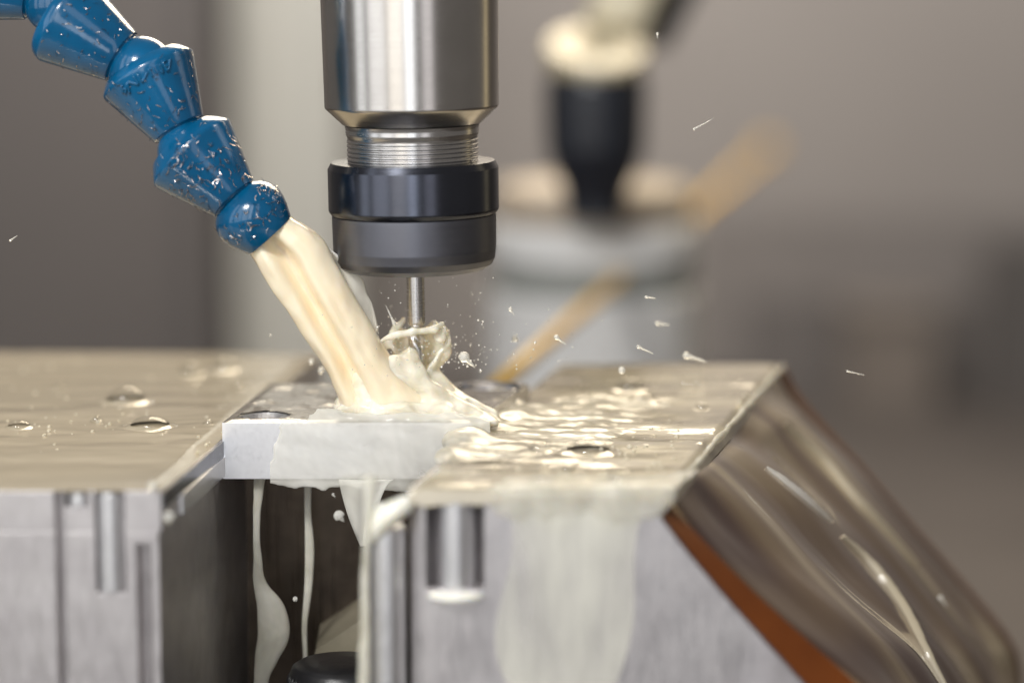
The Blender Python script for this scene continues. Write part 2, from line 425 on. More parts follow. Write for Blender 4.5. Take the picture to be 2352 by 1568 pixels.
# ------------------------------------------------------------------ vise: left jaw, right jaw, bed
YFR = -59.0                    # front plane of both jaws
F_L = at_z(370, 1128, 0); B_L = at_z(740, 814, 0)
F_L.y = YFR; 
inner = lambda y: F_L.x + (B_L.x - F_L.x) * (y - YFR) / (B_L.y - YFR)
vise = thing('left_vise_jaw'.replace('left_', ''), (-95, 10, -90), 'flat topped aluminium vise jaw with slots, flooded with coolant at left', 'vise jaw')
YB = B_L.y; YBL = at_z(-160, 803, 0).y
body = obj('jaw_body', *prism([(-175, YFR), (inner(YFR) - .5, YFR), (inner(YB) - .5, YB), (-175, YBL)], -90, -6.6), M['jaw'], vise, smooth=False)
lipb = obj('jaw_step', *prism([(-175, YFR), (inner(YFR), YFR), (inner(YB), YB), (-175, YBL)], -6.598, 0), M['jaw'], vise, smooth=False)
X = lambda px: at_y(px, 1250, YFR).x
Z = lambda py: at_y(600, py, YFR).z
def slot(x0, x1, z0, z1, depth, rnd=True):
    """vertical slot in the front face with a rounded back"""
    cx, r = (x0 + x1) / 2, (x1 - x0) / 2
    poly = [(x0, YFR - 3), (x1, YFR - 3), (x1, YFR + depth - r * .8)]
    poly += [(cx + r * math.cos(a), YFR + depth - r * .8 + r * .8 * math.sin(a)) for a in np.linspace(0, math.pi, 14)[1:-1]]
    poly += [(x0, YFR + depth - r * .8)]
    return prism(poly, z0, z1)
cut_hi = [slot(X(128), X(149), -20, 5, 3.0), slot(X(152), X(207), Z(1165), 5, 4.0), slot(X(220), X(287), -20, 5, 4.2)]
cut_lo = [slot(X(128), X(149), -95, 5, 3.0), slot(X(220), X(287), Z(1362), 5, 4.2), slot(X(313), X(347), -95, Z(1248), 4.0)]
boolean_cut(lipb, join(*cut_hi)); boolean_cut(body, join(*cut_lo))
# bright liner wall of the wide slot
for xq in (253,):
    c = at_y(xq, 1240, YFR)
    V, F = lathe([(2.3, Z(1361)), (2.3, -.5), (2.0, -.2)], (c.x, YFR + 1.9, 0), (0, 0, 1), 32); autosmooth(obj('slot_pin', V, F, M['plate'], vise))
c = at_y(180, 1135, YFR)
V, F = lathe([(1.9, Z(1163)), (1.9, -.6), (1.5, -.2)], (c.x, YFR + 1.6, 0), (0, 0, 1), 32); autosmooth(obj('locating_pin', V, F, M['plate'], vise))

V, F = prism([(inner(-58.5) - .5, -58.5), (inner(-58.5) + .3, -58.5), (inner(-12.5) + .3, -12.5), (inner(-12.5) - .5, -12.5)], -3.0, -.25); obj('step_liner', V, F, M['pocket'], vise, smooth=False)  # dark strip colours in a dark reflection on the step's upper side
V, F = prism([(inner(-46) - .5, -46), (inner(-46) + .5, -46), (inner(-12.5) + .5, -12.5), (inner(-12.5) - .5, -12.5)], -6.5, -3.1); obj('gib_strip', V, F, M['plate'], vise, smooth=False)  # bright strip set on the lower half of the step's side
# right jaw
BK = 71.8
Apx = [(1478, 1124), (1486, 1134), (1502, 1166), (1560, 1246), (1660, 1366), (1760, 1478), (1840, 1568), (1960, 1702)]
Bsh = [6, 14, 30, 48, 66, 88, 108, 124]
Bpx = [(x + s, y - 4 - .06 * s) for (x, y), s in zip(Apx, Bsh)]
Kpx = [(1782, 839), (1802, 850), (1822, 888), (1855, 935), (1905, 995), (1985, 1082), (2065, 1176), (2160, 1284), (2255, 1396), (2326, 1494), (2342, 1580), (2350, 1720)]
NP = 24
def outline(px, Y): return [Vector(at_y(p[0], p[1], Y)) for p in spline(px, NP)]
A_, B_, K_ = outline(Apx, YFR), outline(Bpx, YFR + 4), outline(Kpx, BK)
xl = lambda y: at_y(930, 1122, YFR).x + (at_z(1290, 840, 0).x - at_y(930, 1122, YFR).x) * (y - YFR) / (BK - YFR)
rows = []
RF = 4.2
for k in range(7):             # rounded front corner of the jaw
    a = k / 6 * math.pi / 2
    y = YFR + RF * (1 - math.cos(a)); left = xl(y) + RF * (1 - math.sin(a))
    f = (1 - math.cos(a))
    pts = [A_[i].lerp(B_[i], f) for i in range(NP)]
    rows.append((y, left, pts))
NR = 26
for k in range(1, NR + 1):
    f = k / NR; y = YFR + RF + (BK - YFR - RF) * f
    rows.append((y, xl(y), [B_[i].lerp(K_[i], f) for i in range(NP)]))
V, F = [], []
NB = NP + 4
for y, left, pts in rows:
    p = [Vector((left, y, -95)), Vector((left, y, 0))] + [Vector((q.x, y, min(q.z, 0))) for q in pts]
    p[2].z = 0
    p += [Vector((p[-1].x, y, -95)), Vector(((left + p[-1].x) / 2, y, -95))]
    V += p
m = len(rows[0][2]) + 4
for r_ in range(len(rows) - 1):
    for i in range(m):
        j = (i + 1) % m
        F.append((r_ * m + i, (r_ + 1) * m + i, (r_ + 1) * m + j, r_ * m + j))
F.append(tuple(range(m))); F.append(tuple(range((len(rows) - 1) * m, len(rows) * m))[::-1])
jaw = thing('vise_jaw', (35, 10, -95), 'aluminium vise jaw with a steep sloped flank and orange edge at right', 'vise jaw')
rj = obj('jaw_body', V, F, M['jaw'], jaw, smooth=False)
boolean_cut(rj, slot(X(978), X(1112), Z(1352), 5, 6.0))
autosmooth(rj, 40)
pc_ = at_y(886, 1230, YFR)
V, F = lathe([(3.15, -95), (3.15, Z(1222)), (2.7, Z(1216))], (pc_.x, YFR + 3.4, 0), (0, 0, 1), 48); autosmooth(obj('rounded_post', V, F, M['plate'], jaw))
V, F = lathe([(3.0, Z(1351)), (3.0, -1.2), (2.4, -.7)], (X(1047), YFR + 3.1, 0), (0, 0, 1), 40); autosmooth(obj('locating_pin', V, F, M['plate'], jaw))
def flank_pt(u, v, off=.25):   # u along the slope downward, v front to back
    i = u * (NP - 1); a = min(int(i), NP - 2); f = i - a
    q = B_[a].lerp(B_[a + 1], f).lerp(K_[a].lerp(K_[a + 1], f), v)
    y = YFR + RF + (BK - YFR - RF) * v
    p = Vector((q.x, y, q.z))
    wv = n3((u * 3.0, v * 5.0, 0), 1, 3.1) * 3.0 + n3((u * 5, v * 10, 0), 1, 9.) * .8
    amp = min(1, max(0, (u - .07) * 5)) * math.sin(math.pi * min(1, max(0, v))) ** .5 if 0 < v < 1 else 0
    nrm = Vector((.77, 0, .63))
    return p + nrm * (off + amp * (2.3 + wv))
V, F = grid(70, 90, lambda a, b: flank_pt(.06 + .94 * a, b * .93))
flow_uv(obj('sloped_flank', V, F, M['flank'], jaw), 70, 90, 62, 130)
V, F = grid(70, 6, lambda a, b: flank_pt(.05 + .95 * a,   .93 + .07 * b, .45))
obj('painted_back_edge', V, F, M['rust_dark'], jaw)  # narrow dark brown strip along the back of the slope
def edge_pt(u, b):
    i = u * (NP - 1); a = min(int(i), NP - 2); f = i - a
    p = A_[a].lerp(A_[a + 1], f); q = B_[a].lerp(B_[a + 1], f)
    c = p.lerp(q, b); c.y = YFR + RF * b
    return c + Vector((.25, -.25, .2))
V, F = grid(60, 5, lambda a, b: edge_pt(.20 + .8 * a, .04 + .96 * b)); obj('painted_front_edge', V, F, M['rust'], jaw)  # orange-brown strip along the front of the slope

# bed of the vise between the jaws (dark), with a sloping ledge
bed = thing('vise_bed', (-10, 40, -95), 'dark stained steel vise bed in the gap beneath the milled plate', 'vise bed')
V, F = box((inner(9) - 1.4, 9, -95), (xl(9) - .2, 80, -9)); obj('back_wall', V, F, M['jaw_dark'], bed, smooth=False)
V, F = prism([(inner(-56) - 1.0, -56), (inner(8.8) - 1.0, 8.8), (inner(8.8) - 1.4, 8.8), (inner(-56) - 1.5, -56)], -90, -7.2); obj('side_liner', V, F, M['jaw_dark'], bed, smooth=False)  # dark sheet stands for the shade on the jaw's inner side
l0, l1 = at_y(835, 1385, -4), at_y(725, 1492, -4)
Vl = [(l0.x + 4, -4, l0.z), (l1.x, -4, l1.z), (l1.x - 8, -4, -80), (l0.x + 4, -4, -80)]
Vl = Vl + [(x, 8.9, z + 1.5) for x, y, z in Vl]
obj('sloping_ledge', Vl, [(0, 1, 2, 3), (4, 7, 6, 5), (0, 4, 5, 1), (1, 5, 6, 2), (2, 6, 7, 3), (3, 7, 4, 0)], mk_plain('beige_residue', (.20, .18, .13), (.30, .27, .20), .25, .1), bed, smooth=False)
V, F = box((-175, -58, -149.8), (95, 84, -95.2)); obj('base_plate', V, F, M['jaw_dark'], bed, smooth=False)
# black knurled knob low in the gap
kc = at_y(795, 1528, -24)
t = thing('clamp_knob', (kc.x, -24, kc.z - 30), 'black knurled knob low in the gap between the jaws', 'knob')
V, F = lathe([(9.6, -57), (9.6, -2.2), (9.0, -.6), (8.0, 0), (3, .2)], (kc.x - .6, -22, kc.z), (0, 0, 1), 96); autosmooth(obj('knob_body', V, F, M['rubber'], t), 50)
for k in range(44):
    a = 2 * math.pi * k / 44
    p = Vector((kc.x - .6 + 9.6 * math.cos(a), -22 + 9.6 * math.sin(a), kc.z))
    if math.sin(a) < .35:
        V, F = tube([p + Vector((0, 0, -28)), p + Vector((0, 0, -2.6)), p + Vector((-.3 * math.cos(a), -.3 * math.sin(a), -1.6))], [.42, .42, .1], 8); obj('knurl_ridge', V, F, M['rubber'], t)

# ------------------------------------------------------------------ the aluminium plate being milled
ZT, ZB = 3.0, -7.1
pl = [at_z(510, 971, ZT), at_z(1085, 971, ZT), at_z(1215, 882, ZT), at_z(622, 882, ZT)]
plate = thing('aluminium_plate', (-8, 8, ZB), 'bright milled aluminium plate clamped between the jaws under the cutter', 'plate')
pb = obj('plate_body', *prism([(p.x, p.y) for p in pl], ZB, ZT), M['plate'], plate, smooth=False)
pk = at_z(607, 957, ZT)
ring = lambda cx, cy, rx, ry, n=40: [(cx + rx * math.cos(2 * math.pi * k / n), cy + ry * math.sin(2 * math.pi * k / n)) for k in range(n)]
pr = at_z(1125, 893, ZT)
boolean_cut(pb, join(prism(ring(pk.x, pk.y, 4.6, 4.4), -2.5, 6), prism(ring(pr.x - 1, pr.y, 5.5, 3), 2.2, 6)))
V, F = lathe([(4.55, -2.3), (4.55, ZT - .25)], (pk.x, pk.y, 0), (0, 0, 1), 48, caps=(False, False)); obj('bored_hole', V, F, M['pocket'], plate)
# curved wall at the rear of the plate
arc = [(pr.x + 6.0 * math.cos(a), pr.y + 3.6 * math.sin(a)) for a in np.linspace(R(-20), R(200), 30)]
arc2 = [(pr.x + 5.3 * math.cos(a), pr.y + 3.0 * math.sin(a)) for a in np.linspace(R(200), R(-20), 30)]
V, F = prism(arc + arc2, ZT - 1.5, ZT + .9); autosmooth(obj('pocket_wall', V, F, M['pocket'], plate))

def plate_film():
    n1, n2 = 110, 90; a_, b_, c_, d_ = pl
    def f(u, v):
        p = a_.lerp(b_, u).lerp(d_.lerp(c_, u), v)
        e = min(1, min(u, 1 - u) * 30, min(v, 1 - v) * 30)
        return Vector((p.x, p.y, ZT + .03 + e * (.32 + n3((p.x, p.y, 0), .25, 31) * .22 + n3((p.x, p.y, 0), .9, 37) * .07)))
    V, F = grid(n1, n2, f)
    def out(q):
        m_ = sum((V[k] for k in q), Vector()) / 4
        return ((m_.x - pk.x) / 4.7) ** 2 + ((m_.y - pk.y) / 4.5) ** 2 > 1 and ((m_.x - pr.x) / 6) ** 2 + ((m_.y - pr.y) / 3.6) ** 2 > 1
    return V, [q for q in F if out(q)]
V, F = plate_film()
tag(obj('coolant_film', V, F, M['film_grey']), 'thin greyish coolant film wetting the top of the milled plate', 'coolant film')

# ------------------------------------------------------------------ collet chuck with end mill
z0 = lambda py: at_y(957, py, 0).z
base = Vector((.15, 0, z0(850)))
ch = thing('collet_chuck', base, 'turned steel collet chuck with black nut holding a slim end mill', 'tool holder', rot=(0, R(-.95), 0))
L = lambda py: z0(py) - base.z
k0 = 1 / 12.64
def part(name, prof, mat, parent, n=128, **kw):
    V, F = lathe(support([(r * k0, L(py)) for r, py in prof]), (0, 0, 0), (0, 0, 1), n, **kw)
    o = obj(name, V, F, mat, parent, local=True); return autosmooth(o, 28)
part('shank', [(120, 284), (158, 283), (161, 280), (195, 247), (197, 243), (202, -140)], M['turned'], ch)
nk = [(140, 392)]
for k in range(7):
    y = 386 - k * 10
    nk += [(147.4, y), (149.2, y - 2.5), (149.2, y - 5.5), (147.4, y - 8)]
nk += [(148, 312), (151, 306), (151, 294), (153, 286)]
part('threaded_neck', nk, M['ground'], ch)
nut = part('clamping_nut', [(60, 618), (160, 617), (176, 606), (183, 592), (186, 570), (187, 500), (187, 492), (182, 489)], M['black_oxide_matt'], ch)
part('nut_collar', [(182, 491), (188, 489), (193, 482), (194, 478), (194, 385), (186, 370), (180, 369)], M['black_oxide'], nut)
part('nut_face', [(180, 369.3), (179, 369), (154, 370), (153, 372), (153, 384), (120, 386)], M['ground'], nut, caps=(True, False))
mill = part('end_mill', [(19.5, 745), (20, 742), (20, 610)], M['ground'], ch, 48)
def fluted():
    n, m = 48, 60; V, F = [], []
    z1, zb = L(743), L(1010)
    for j in range(m):
        z = z1 + (zb - z1) * j / (m - 1); tw = (z1 - z) * .62
        for k in range(n):
            a = 2 * math.pi * k / n
            r = 19.5 * k0 * (1 - .34 * max(0, math.cos(2 * (a - tw))) ** 1.5)
            V.append((r * math.cos(a), r * math.sin(a), z))
    for j in range(m - 1):
        for k in range(n):
            F.append((j * n + k, (j + 1) * n + k, (j + 1) * n + (k + 1) % n, j * n + (k + 1) % n))
    F.append(tuple(range(n))); F.append(tuple(range((m - 1) * n, m * n))[::-1])
    return V, F
obj('cutting_flutes', *fluted(), M['ground'], mill, local=True)

# ------------------------------------------------------------------ blue segmented coolant hose
YH = -8.0
kh = mm(1, YH); CQ = 0.3845
def hp(cx, cy, Y=YH): return at_y(cx * CQ, cy * CQ, Y)
hose = thing('coolant_hose', hp(1610, 1408), 'blue segmented plastic coolant hose speckled with bright metal chips', 'hose')
def segment(rim, nar, rr, rm, tm, rn, Y0=YH, Y1=YH, ball=True, ballr=None):
    """socket end at rim, tapering to the narrow end, then a ball (crop pixels)"""
    o = hp(*rim, Y0); e = hp(*nar, Y1); d = (e - o); Ln = d.length; c = kh * CQ
    prof = [((rr - 60) * c, 40 * c), ((rr - 45) * c, 4 * c), ((rr - 30) * c, -2 * c), ((rr - 6) * c, -1 * c), (rr * c, 4 * c), (((rr + rm) / 2 + 2) * c, tm * .5 * c), ((rm - 2) * c, (tm - 8) * c), (rm * c, tm * c), ((rm - 3) * c, (tm + 14) * c)]
    for k in range(1, 13):
        f = k / 12; prof.append(((rm - 3 + (rn - rm + 3) * f) * c, (tm + 14) * c + (Ln - (tm + 14) * c - 6 * c) * f))
    prof += [((rn - 3) * c, Ln - 1 * c), ((rn - 14) * c, Ln + 2 * c), ((rn - 22) * c, Ln + 12 * c)]
    if ball:
        br = (ballr or rr - 30) * c
        a0 = math.asin(min(.95, (rn - 22) * c / br))
        for k in range(0, 13):
            a = math.pi - a0 - (math.pi - a0 - R(38)) * k / 12
            prof.append((br * math.sin(a), Ln + 12 * c + br * math.cos(a0) + br * math.cos(a)))
    V, F = lathe(prof, o, d, 72)
    sg = autosmooth(obj('hose_segment', V, F, M['blue'], hose), 30)
    return dict(o=o, d=d.normalized(), prof=prof, ob=sg)
SEG = []
SEG.append(segment((-330, -175), (190, -15), 262, 300, 60, 142, YH + 8.5, YH + 5.6, ballr=178))
SEG.append(segment((343, 90), (725, 340), 268, 290, 60, 174, YH + 5.2, YH + 3.0, ballr=205))
SEG.append(segment((858, 395), (1070, 775), 262, 304, 62, 168, YH + 3.6, YH + 1.0, ballr=205))
SEG.append(segment((1090, 850), (1400, 1188), 240, 302, 92, 160, YH + 1.8, YH - .8, ballr=170, ball=False))
# nozzle tip
def nozzle():
    o = hp(1385, 1160, YH - .4); e = hp(1612, 1408, YH); d = e - o; Ln = d.length; c = kh * CQ
    pr = [(118, -14), (138, 4), (146, 24), (158, 34), (190, 60), (214, 95), (228, 135), (231, 170), (224, 215), (208, 260), (190, 300), (176, 330), (170, 337), (160, 336), (150, 325), (140, 240)]
    pr = [(r * c, h * c) for r, h in pr]
    V, F = lathe(pr, o, d, 72, caps=(True, False)); sg = autosmooth(obj('nozzle_tip', V, F, M['blue'], hose), 40)
    return dict(o=o, d=d.normalized(), prof=pr, ob=sg)
SEG.append(nozzle())
# moulded lettering on the third segment: strokes draped on its surface
def on_surface(sg, px, py, lift=0.0):
    """point of a segment's surface under the photograph pixel (nearest the lens), and its normal"""
    d = ray(px, py).normalized(); ax = sg['d']; o = sg['o']; pr = sg['prof']
    best = None
    w0 = CAM - o
    prev = None
    for s in np.arange(470, 530, .25):
        p = w0 + d * s; h = p.dot(ax)
        hs = [q[1] for q in pr]
        rr = 0
        for i in range(4, len(pr) - 1):
            if pr[i][1] <= h <= pr[i + 1][1] and pr[i + 1][1] > pr[i][1]:
                rr = max(rr, pr[i][0] + (pr[i + 1][0] - pr[i][0]) * (h - pr[i][1]) / (pr[i + 1][1] - pr[i][1]))
        rad = (p - ax * h)
        if rr and rad.length < rr:
            nn = rad.normalized()
            return o + ax * h + nn * (rr + lift), nn
    return None
STROKES = [[(395, 905), (440, 1120)], [(545, 845), (505, 1150)], [(420, 1010), (525, 1000)],
           [(620, 1130), (560, 815)], [(560, 815), (860, 895)], [(860, 895), (705, 650)],
           [(820, 610), (960, 830)], [(960, 830), (1085, 560)],
           [(1120, 465), (1245, 685)], [(1220, 445), (1345, 625)], [(1155, 470), (1220, 440)],
           [(1340, 350), (1420, 500), (1500, 590)], [(1400, 345), (1500, 530), (1490, 590)], [(1490, 285), (1635, 545)],
           [(1490, 285), (1590, 235)], [(1700, 200), (1660, 520)], [(1560, 400), (1690, 380)]]
lv = []
for st in STROKES:
    pts = []
    for (a, b) in zip(st[:-1], st[1:]):
        for f in np.linspace(0, 1, 7):
            cx = a[0] + (b[0] - a[0]) * f; cy = a[1] + (b[1] - a[1]) * f
            px = (420 + cx / 6.918) / 1.7415 + 7; py = (180 + cy / 6.918) / 1.7415 + 17
            q = on_surface(SEG[2], px, py, .12)
            if q: pts.append(q[0])
    if len(pts) > 2: lv.append(tube(pts, [.24] * len(pts), 8))
V, F = join(*lv); o = obj('moulded_lettering', V, F, M['blue'], SEG[2]['ob'])
# swarf stuck to the wet hose
def chip(p, nrm, size):
    d, u, v = frame(nrm)
    a = random.uniform(0, 2 * math.pi); t1 = u * math.cos(a) + v * math.sin(a); t2 = d.cross(t1)
    ln = size * random.uniform(.6, 2.1); wd = random.uniform(.03, .075); cv = random.uniform(-.35, .35) * ln
    tw = random.uniform(-.6, .6)
    V, F = [], []
    for k in range(5):
        f = k / 4 - .5
        c = p + t1 * ln * f + t2 * cv * (f * f * 4) + d * (.10 + .10 * random.random() + .25 * abs(f) * random.random())
        wv = (t2 * math.cos(tw) + d * math.sin(tw)) * wd * (1 - 1.7 * f * f)
        V += [c + wv, c - wv + d * .04]
    for k in range(4): F.append((2 * k, 2 * k + 1, 2 * k + 3, 2 * k + 2))
    return V, F
chips = []
def scatter(si, n, size, hmin=.12, hmax=.95, focus=None):
    sg = SEG[si]; pr = sg['prof']; k = 0; tries = 0
    d, u, v = frame(sg['d'])
    hs = pr[4][1], (pr[21][1] if len(pr) > 22 else pr[12][1])
    while k < n and tries < 5000:
        tries += 1
        f = random.uniform(hmin, hmax); h = hs[0] + (hs[1] - hs[0]) * f
        a = random.uniform(0, 2 * math.pi); nn = u * math.cos(a) + v * math.sin(a)
        if nn.y > -.12: continue
        rr = None
        for i in range(4, len(pr) - 1):
            if pr[i][1] <= h <= pr[i + 1][1]: rr = pr[i][0] + (pr[i + 1][0] - pr[i][0]) * (h - pr[i][1]) / max(1e-6, pr[i + 1][1] - pr[i][1])
        if not rr: continue
        p = sg['o'] + d * h + nn * rr
        if focus and random.random() < .75:
            q = hp(*focus[:2]); 
            if (Vector((p.x, 0, p.z)) - Vector((q.x, 0, q.z))).length > focus[2] * kh * CQ: continue
        chips.append(chip(p, nn, size)); k += 1
scatter(0, 18, .7); scatter(1, 80, .6); scatter(2, 75, .8); scatter(3, 170, .75, .05, .98, (1210, 1010, 190)); scatter(4, 75, .65, .1, .85)
scatter(3, 26, 1.1, .3, .98, (1270, 1060, 90)); scatter(4, 22, 1.0, .15, .6, (1470, 1310, 110))
for k in range(26):
    q = on_surface(SEG[4], (1600 + random.uniform(-80, 60)) * CQ, (1120 + random.uniform(-15, 30)) * CQ)
    if q: chips.append(chip(q[0], q[1], .7))
V, F = join(*chips); tag(obj('metal_swarf', V, F, M['swarf'], smooth=True), kind='stuff')

# ------------------------------------------------------------------ coolant: jet
LE = [(560, 560), (573, 581), (607, 632), (650, 697), (692, 765), (732, 822), (764, 872), (784, 925), (792, 985)]
RE = [(650, 478), (669, 498), (738, 546), (774, 610), (822, 690), (862, 758), (886, 806), (925, 856), (985, 915)]
NS, NA = 130, 72
le, re_ = spline(LE, NS), spline(RE, NS)
V, F = [], []
for i in range(NS):
    f = i / (NS - 1); Y = YH + (-4 - YH) * f
    a = at_y(le[i][0], le[i][1], Y); b = at_y(re_[i][0], re_[i][1], Y)
    c = (a + b) / 2; e1 = (b - a) / 2 * (.86 + .14 * min(1, f * 14)); hw = e1.length
    dep = 3.4 + 2.6 * min(1, f * 5) - 1.4 * f
    u0 = -.02 - .30 * min(1, f * 1.3) ; gd = .92 * min(1, max(0, (f - .02) * 6)) * (1 if f < .8 else (1 - f) * 5)
    for k in range(NA):
        t_ = 2 * math.pi * k / NA; cu, su = math.cos(t_), math.sin(t_)
        dd = dep * (abs(su) ** .85) * (1 if su > 0 else -1)
        if su < 0:
            dd *= 1 - gd * math.exp(-((cu - u0) / .26) ** 2) - .06 * gd * math.exp(-((cu - .45) / .14) ** 2)
        p = c + e1 * cu + Vector((0, 1, 0)) * dd
        q = Vector((p.x * .9 + p.z * .15, p.y, p.z * .30))
        p += (e1.normalized() * cu + Vector((0, su, 0))) * (n3(q, .32, 4.) * .46 + n3(Vector((p.x, p.y, p.z * .7)), .45, 15.) * .12 + n3(q, 1.3, 8.) * .05) * min(1, f * 12 + .2)
        V.append(p)
for i in range(NS - 1):
    for k in range(NA):
        k2 = (k + 1) % NA
        F.append((i * NA + k, i * NA + k2, (i + 1) * NA + k2, (i + 1) * NA + k))
F.append(tuple(range(NA))[::-1]); F.append(tuple(range((NS - 1) * NA, NS * NA)))
jet = obj('coolant_jet', V, F, M['jet'])
SL = spline([(738, 560), (772, 600), (800, 640), (822, 690), (846, 735), (868, 770)], 60)
def side(a, b):
    q = SL[min(59, int(b * 59.99))]
    wd_ = (16 + 14 * math.sin(math.pi * b)) * max(.0, math.sin(math.pi * b)) ** .5 * (1 + .4 * n3((b * 6, 0, 0), 1, 5))
    return at_y(q[0] - 10 + (wd_ + 6) * a, q[1] - 6 * a, YH + 3 + 2 * b) + Vector((0, .8 * math.sin(a * 3 + b * 7), 0))
V, F = grid(14, 60, side)
o = obj('side_sheet', V, F, M['veil'], jet); so = o.modifiers.new('thick', 'SOLIDIFY'); so.thickness = .4 * S
tag(jet, 'thick cream coolant jet pouring from the blue nozzle onto the plate', 'coolant jet')

# ------------------------------------------------------------------ coolant: splash (distance field -> surface)
def surface_nets(f, org, h):
    nx, ny, nz = f.shape; s = f < 0
    cs = np.zeros((nx - 1, ny - 1, nz - 1, 3)); cnt = np.zeros((nx - 1, ny - 1, nz - 1))
    sl = lambda d, n: slice(d, n - 1 + d)
    cor = [(i, j, k) for i in (0, 1) for j in (0, 1) for k in (0, 1)]
    for a in cor:
        for ax in range(3):
            if a[ax]: continue
            b = list(a); b[ax] = 1
            fa = f[sl(a[0], nx), sl(a[1], ny), sl(a[2], nz)]; fb = f[sl(b[0], nx), sl(b[1], ny), sl(b[2], nz)]
            m_ = (fa < 0) != (fb < 0)
            t_ = np.where(m_, fa / np.where(m_, fa - fb, 1), 0)
            for q in range(3):
                cs[..., q] += np.where(m_, a[q] + (t_ if q == ax else 0), 0)
            cnt += m_
    idx = -np.ones(cnt.shape, int); act = np.argwhere(cnt > 0); idx[cnt > 0] = np.arange(len(act))
    P = act + cs[cnt > 0] / cnt[cnt > 0][:, None]
    P = P * h + np.array(org)
    F = []
    for ax in range(3):
        u, v = (ax + 1) % 3, (ax + 2) % 3
        a = np.take(s, range(0, s.shape[ax] - 1), ax); b = np.take(s, range(1, s.shape[ax]), ax)
        e = np.argwhere(a != b)
        for c in e:
            if c[u] == 0 or c[v] == 0 or c[u] >= s.shape[u] - 1 or c[v] >= s.shape[v] - 1: continue
            q = []
            for du, dv in ((0, 0), (-1, 0), (-1, -1), (0, -1)):
                d = c.copy(); d[u] += du; d[v] += dv; q.append(idx[tuple(d)])
            if min(q) < 0: continue
            F.append(tuple(q) if a[tuple(c)] == False else tuple(q[::-1]))
    return [Vector(p) for p in P], F
def smin(a, b, k):
    h_ = np.clip(.5 + .5 * (b - a) / k, 0, 1); return b + (a - b) * h_ - k * h_ * (1 - h_)
class Field:
    def __init__(s, lo, hi, h):
        s.h = h; s.lo = lo
        ax = [np.arange(lo[i], hi[i], h) for i in range(3)]
        s.X, s.Y, s.Z = np.meshgrid(*ax, indexing='ij')
        w1 = np.sin(s.X * .9 + 1.3 * np.sin(s.Y * .7)) + np.sin(s.Y * 1.1 + 1.1 * np.sin(s.Z * 1.3)) + np.sin(s.Z * 1.2 + s.X * .5)
        w2 = np.sin(s.X * 2.3 + s.Y * 1.1) + np.sin(s.Y * 2.7 - s.Z * 1.9) + np.sin(s.Z * 2.6 + s.X * 1.7)
        s.w = w1 * .16 + w2 * .055
        s.f = np.full(s.X.shape, 99.)
    def add(s, d, k): s.f = smin(s.f, d, k)
    def cap(s, pts, rad, k=1.0, sq=(1, 1, 1)):
        for (p, q), (ra, rb) in zip(zip(pts[:-1], pts[1:]), zip(rad[:-1], rad[1:])):
            p = np.array(p, float); q = np.array(q, float); pq = (q - p) * sq
            dx, dy, dz = (s.X - p[0]) * sq[0], (s.Y - p[1]) * sq[1], (s.Z - p[2]) * sq[2]
            t_ = np.clip((dx * pq[0] + dy * pq[1] + dz * pq[2]) / max(1e-9, (pq ** 2).sum()), 0, 1)
            d = np.sqrt((dx - t_ * pq[0]) ** 2 + (dy - t_ * pq[1]) ** 2 + (dz - t_ * pq[2]) ** 2) - (ra + (rb - ra) * t_)
            s.add(d, k)
    def ell(s, c, r, k=1.2):
        q = np.sqrt(((s.X - c[0]) / r[0]) ** 2 + ((s.Y - c[1]) / r[1]) ** 2 + ((s.Z - c[2]) / r[2]) ** 2)
        s.add((q - 1) * min(r), k)
def xyz(px, py, Y): return tuple(at_y(px, py, Y))
fl = Field((-16, -16, 1.2), (16, 14, 24), .3)
# pool where the jet lands
fl.ell(xyz(845, 932, -4), (5.6, 5, 2.2)); fl.ell(xyz(930, 945, -6), (7.5, 6, 2.2)); fl.ell(xyz(1010, 955, -6), (6.5, 5.5, 2.2))
fl.ell(xyz(1080, 968, -7), (5, 4.5, 1.2)); fl.ell(xyz(880, 905, 0), (7, 6, 3.0))
# cream wave thrown from the jet towards the cutter
fl.cap([xyz(835, 858, -4), xyz(890, 842, -4), xyz(945, 815, -3)], [2.2, 2.0, 1.1], 1.6, (1, .7, 1))
fl.cap([xyz(850, 890, -5), xyz(950, 860, -4), xyz(985, 905, -4), xyz(1050, 945, -5), xyz(1110, 975, -6)], [2.6, 2.2, 2.2, 2.0, 1.2], 1.8)
# right arm of the splash, spreading to the plate
fl.cap([xyz(1000, 860, 0), xyz(1012, 895, 0), xyz(1060, 930, -1), xyz(1130, 955, -2)], [1.3, 1.9, 1.8, .9], 1.5)
# crown: a thin bell round the cutter
tx = at_y(960, 800, 0).x
rr = np.sqrt((fl.X - tx) ** 2 + fl.Y ** 2); th = np.arctan2(fl.Y, fl.X - tx)
zz = [z0(930), z0(870), z0(840), z0(810), z0(785), z0(760), z0(735), z0(715)]
rv = [5.2, 3.1, 3.2, 4.5, 5.2, 5.0, 4.5, 4.2]
Rb = np.interp(fl.Z, zz, rv) + .35 * np.sin(3 * th + 1) + .2 * np.sin(7 * th + fl.Z)
rim = z0(772) + 2.2 * np.exp(-((th - 2.5) / .42) ** 2) + 2.6 * np.exp(-((th - .95) / .35) ** 2) + .5 * np.sin(5 * th) + .7 * np.exp(-((th - .1) / .4) ** 2) - 6.5 * np.exp(-((th + 1.0) / .50) ** 2) - 5.2 * np.exp(-((th + 2.3) / .40) ** 2)
shell = np.maximum(np.maximum(np.abs(rr - Rb) - .42, fl.Z - rim), z0(935) - fl.Z)
fl.add(shell, .5)
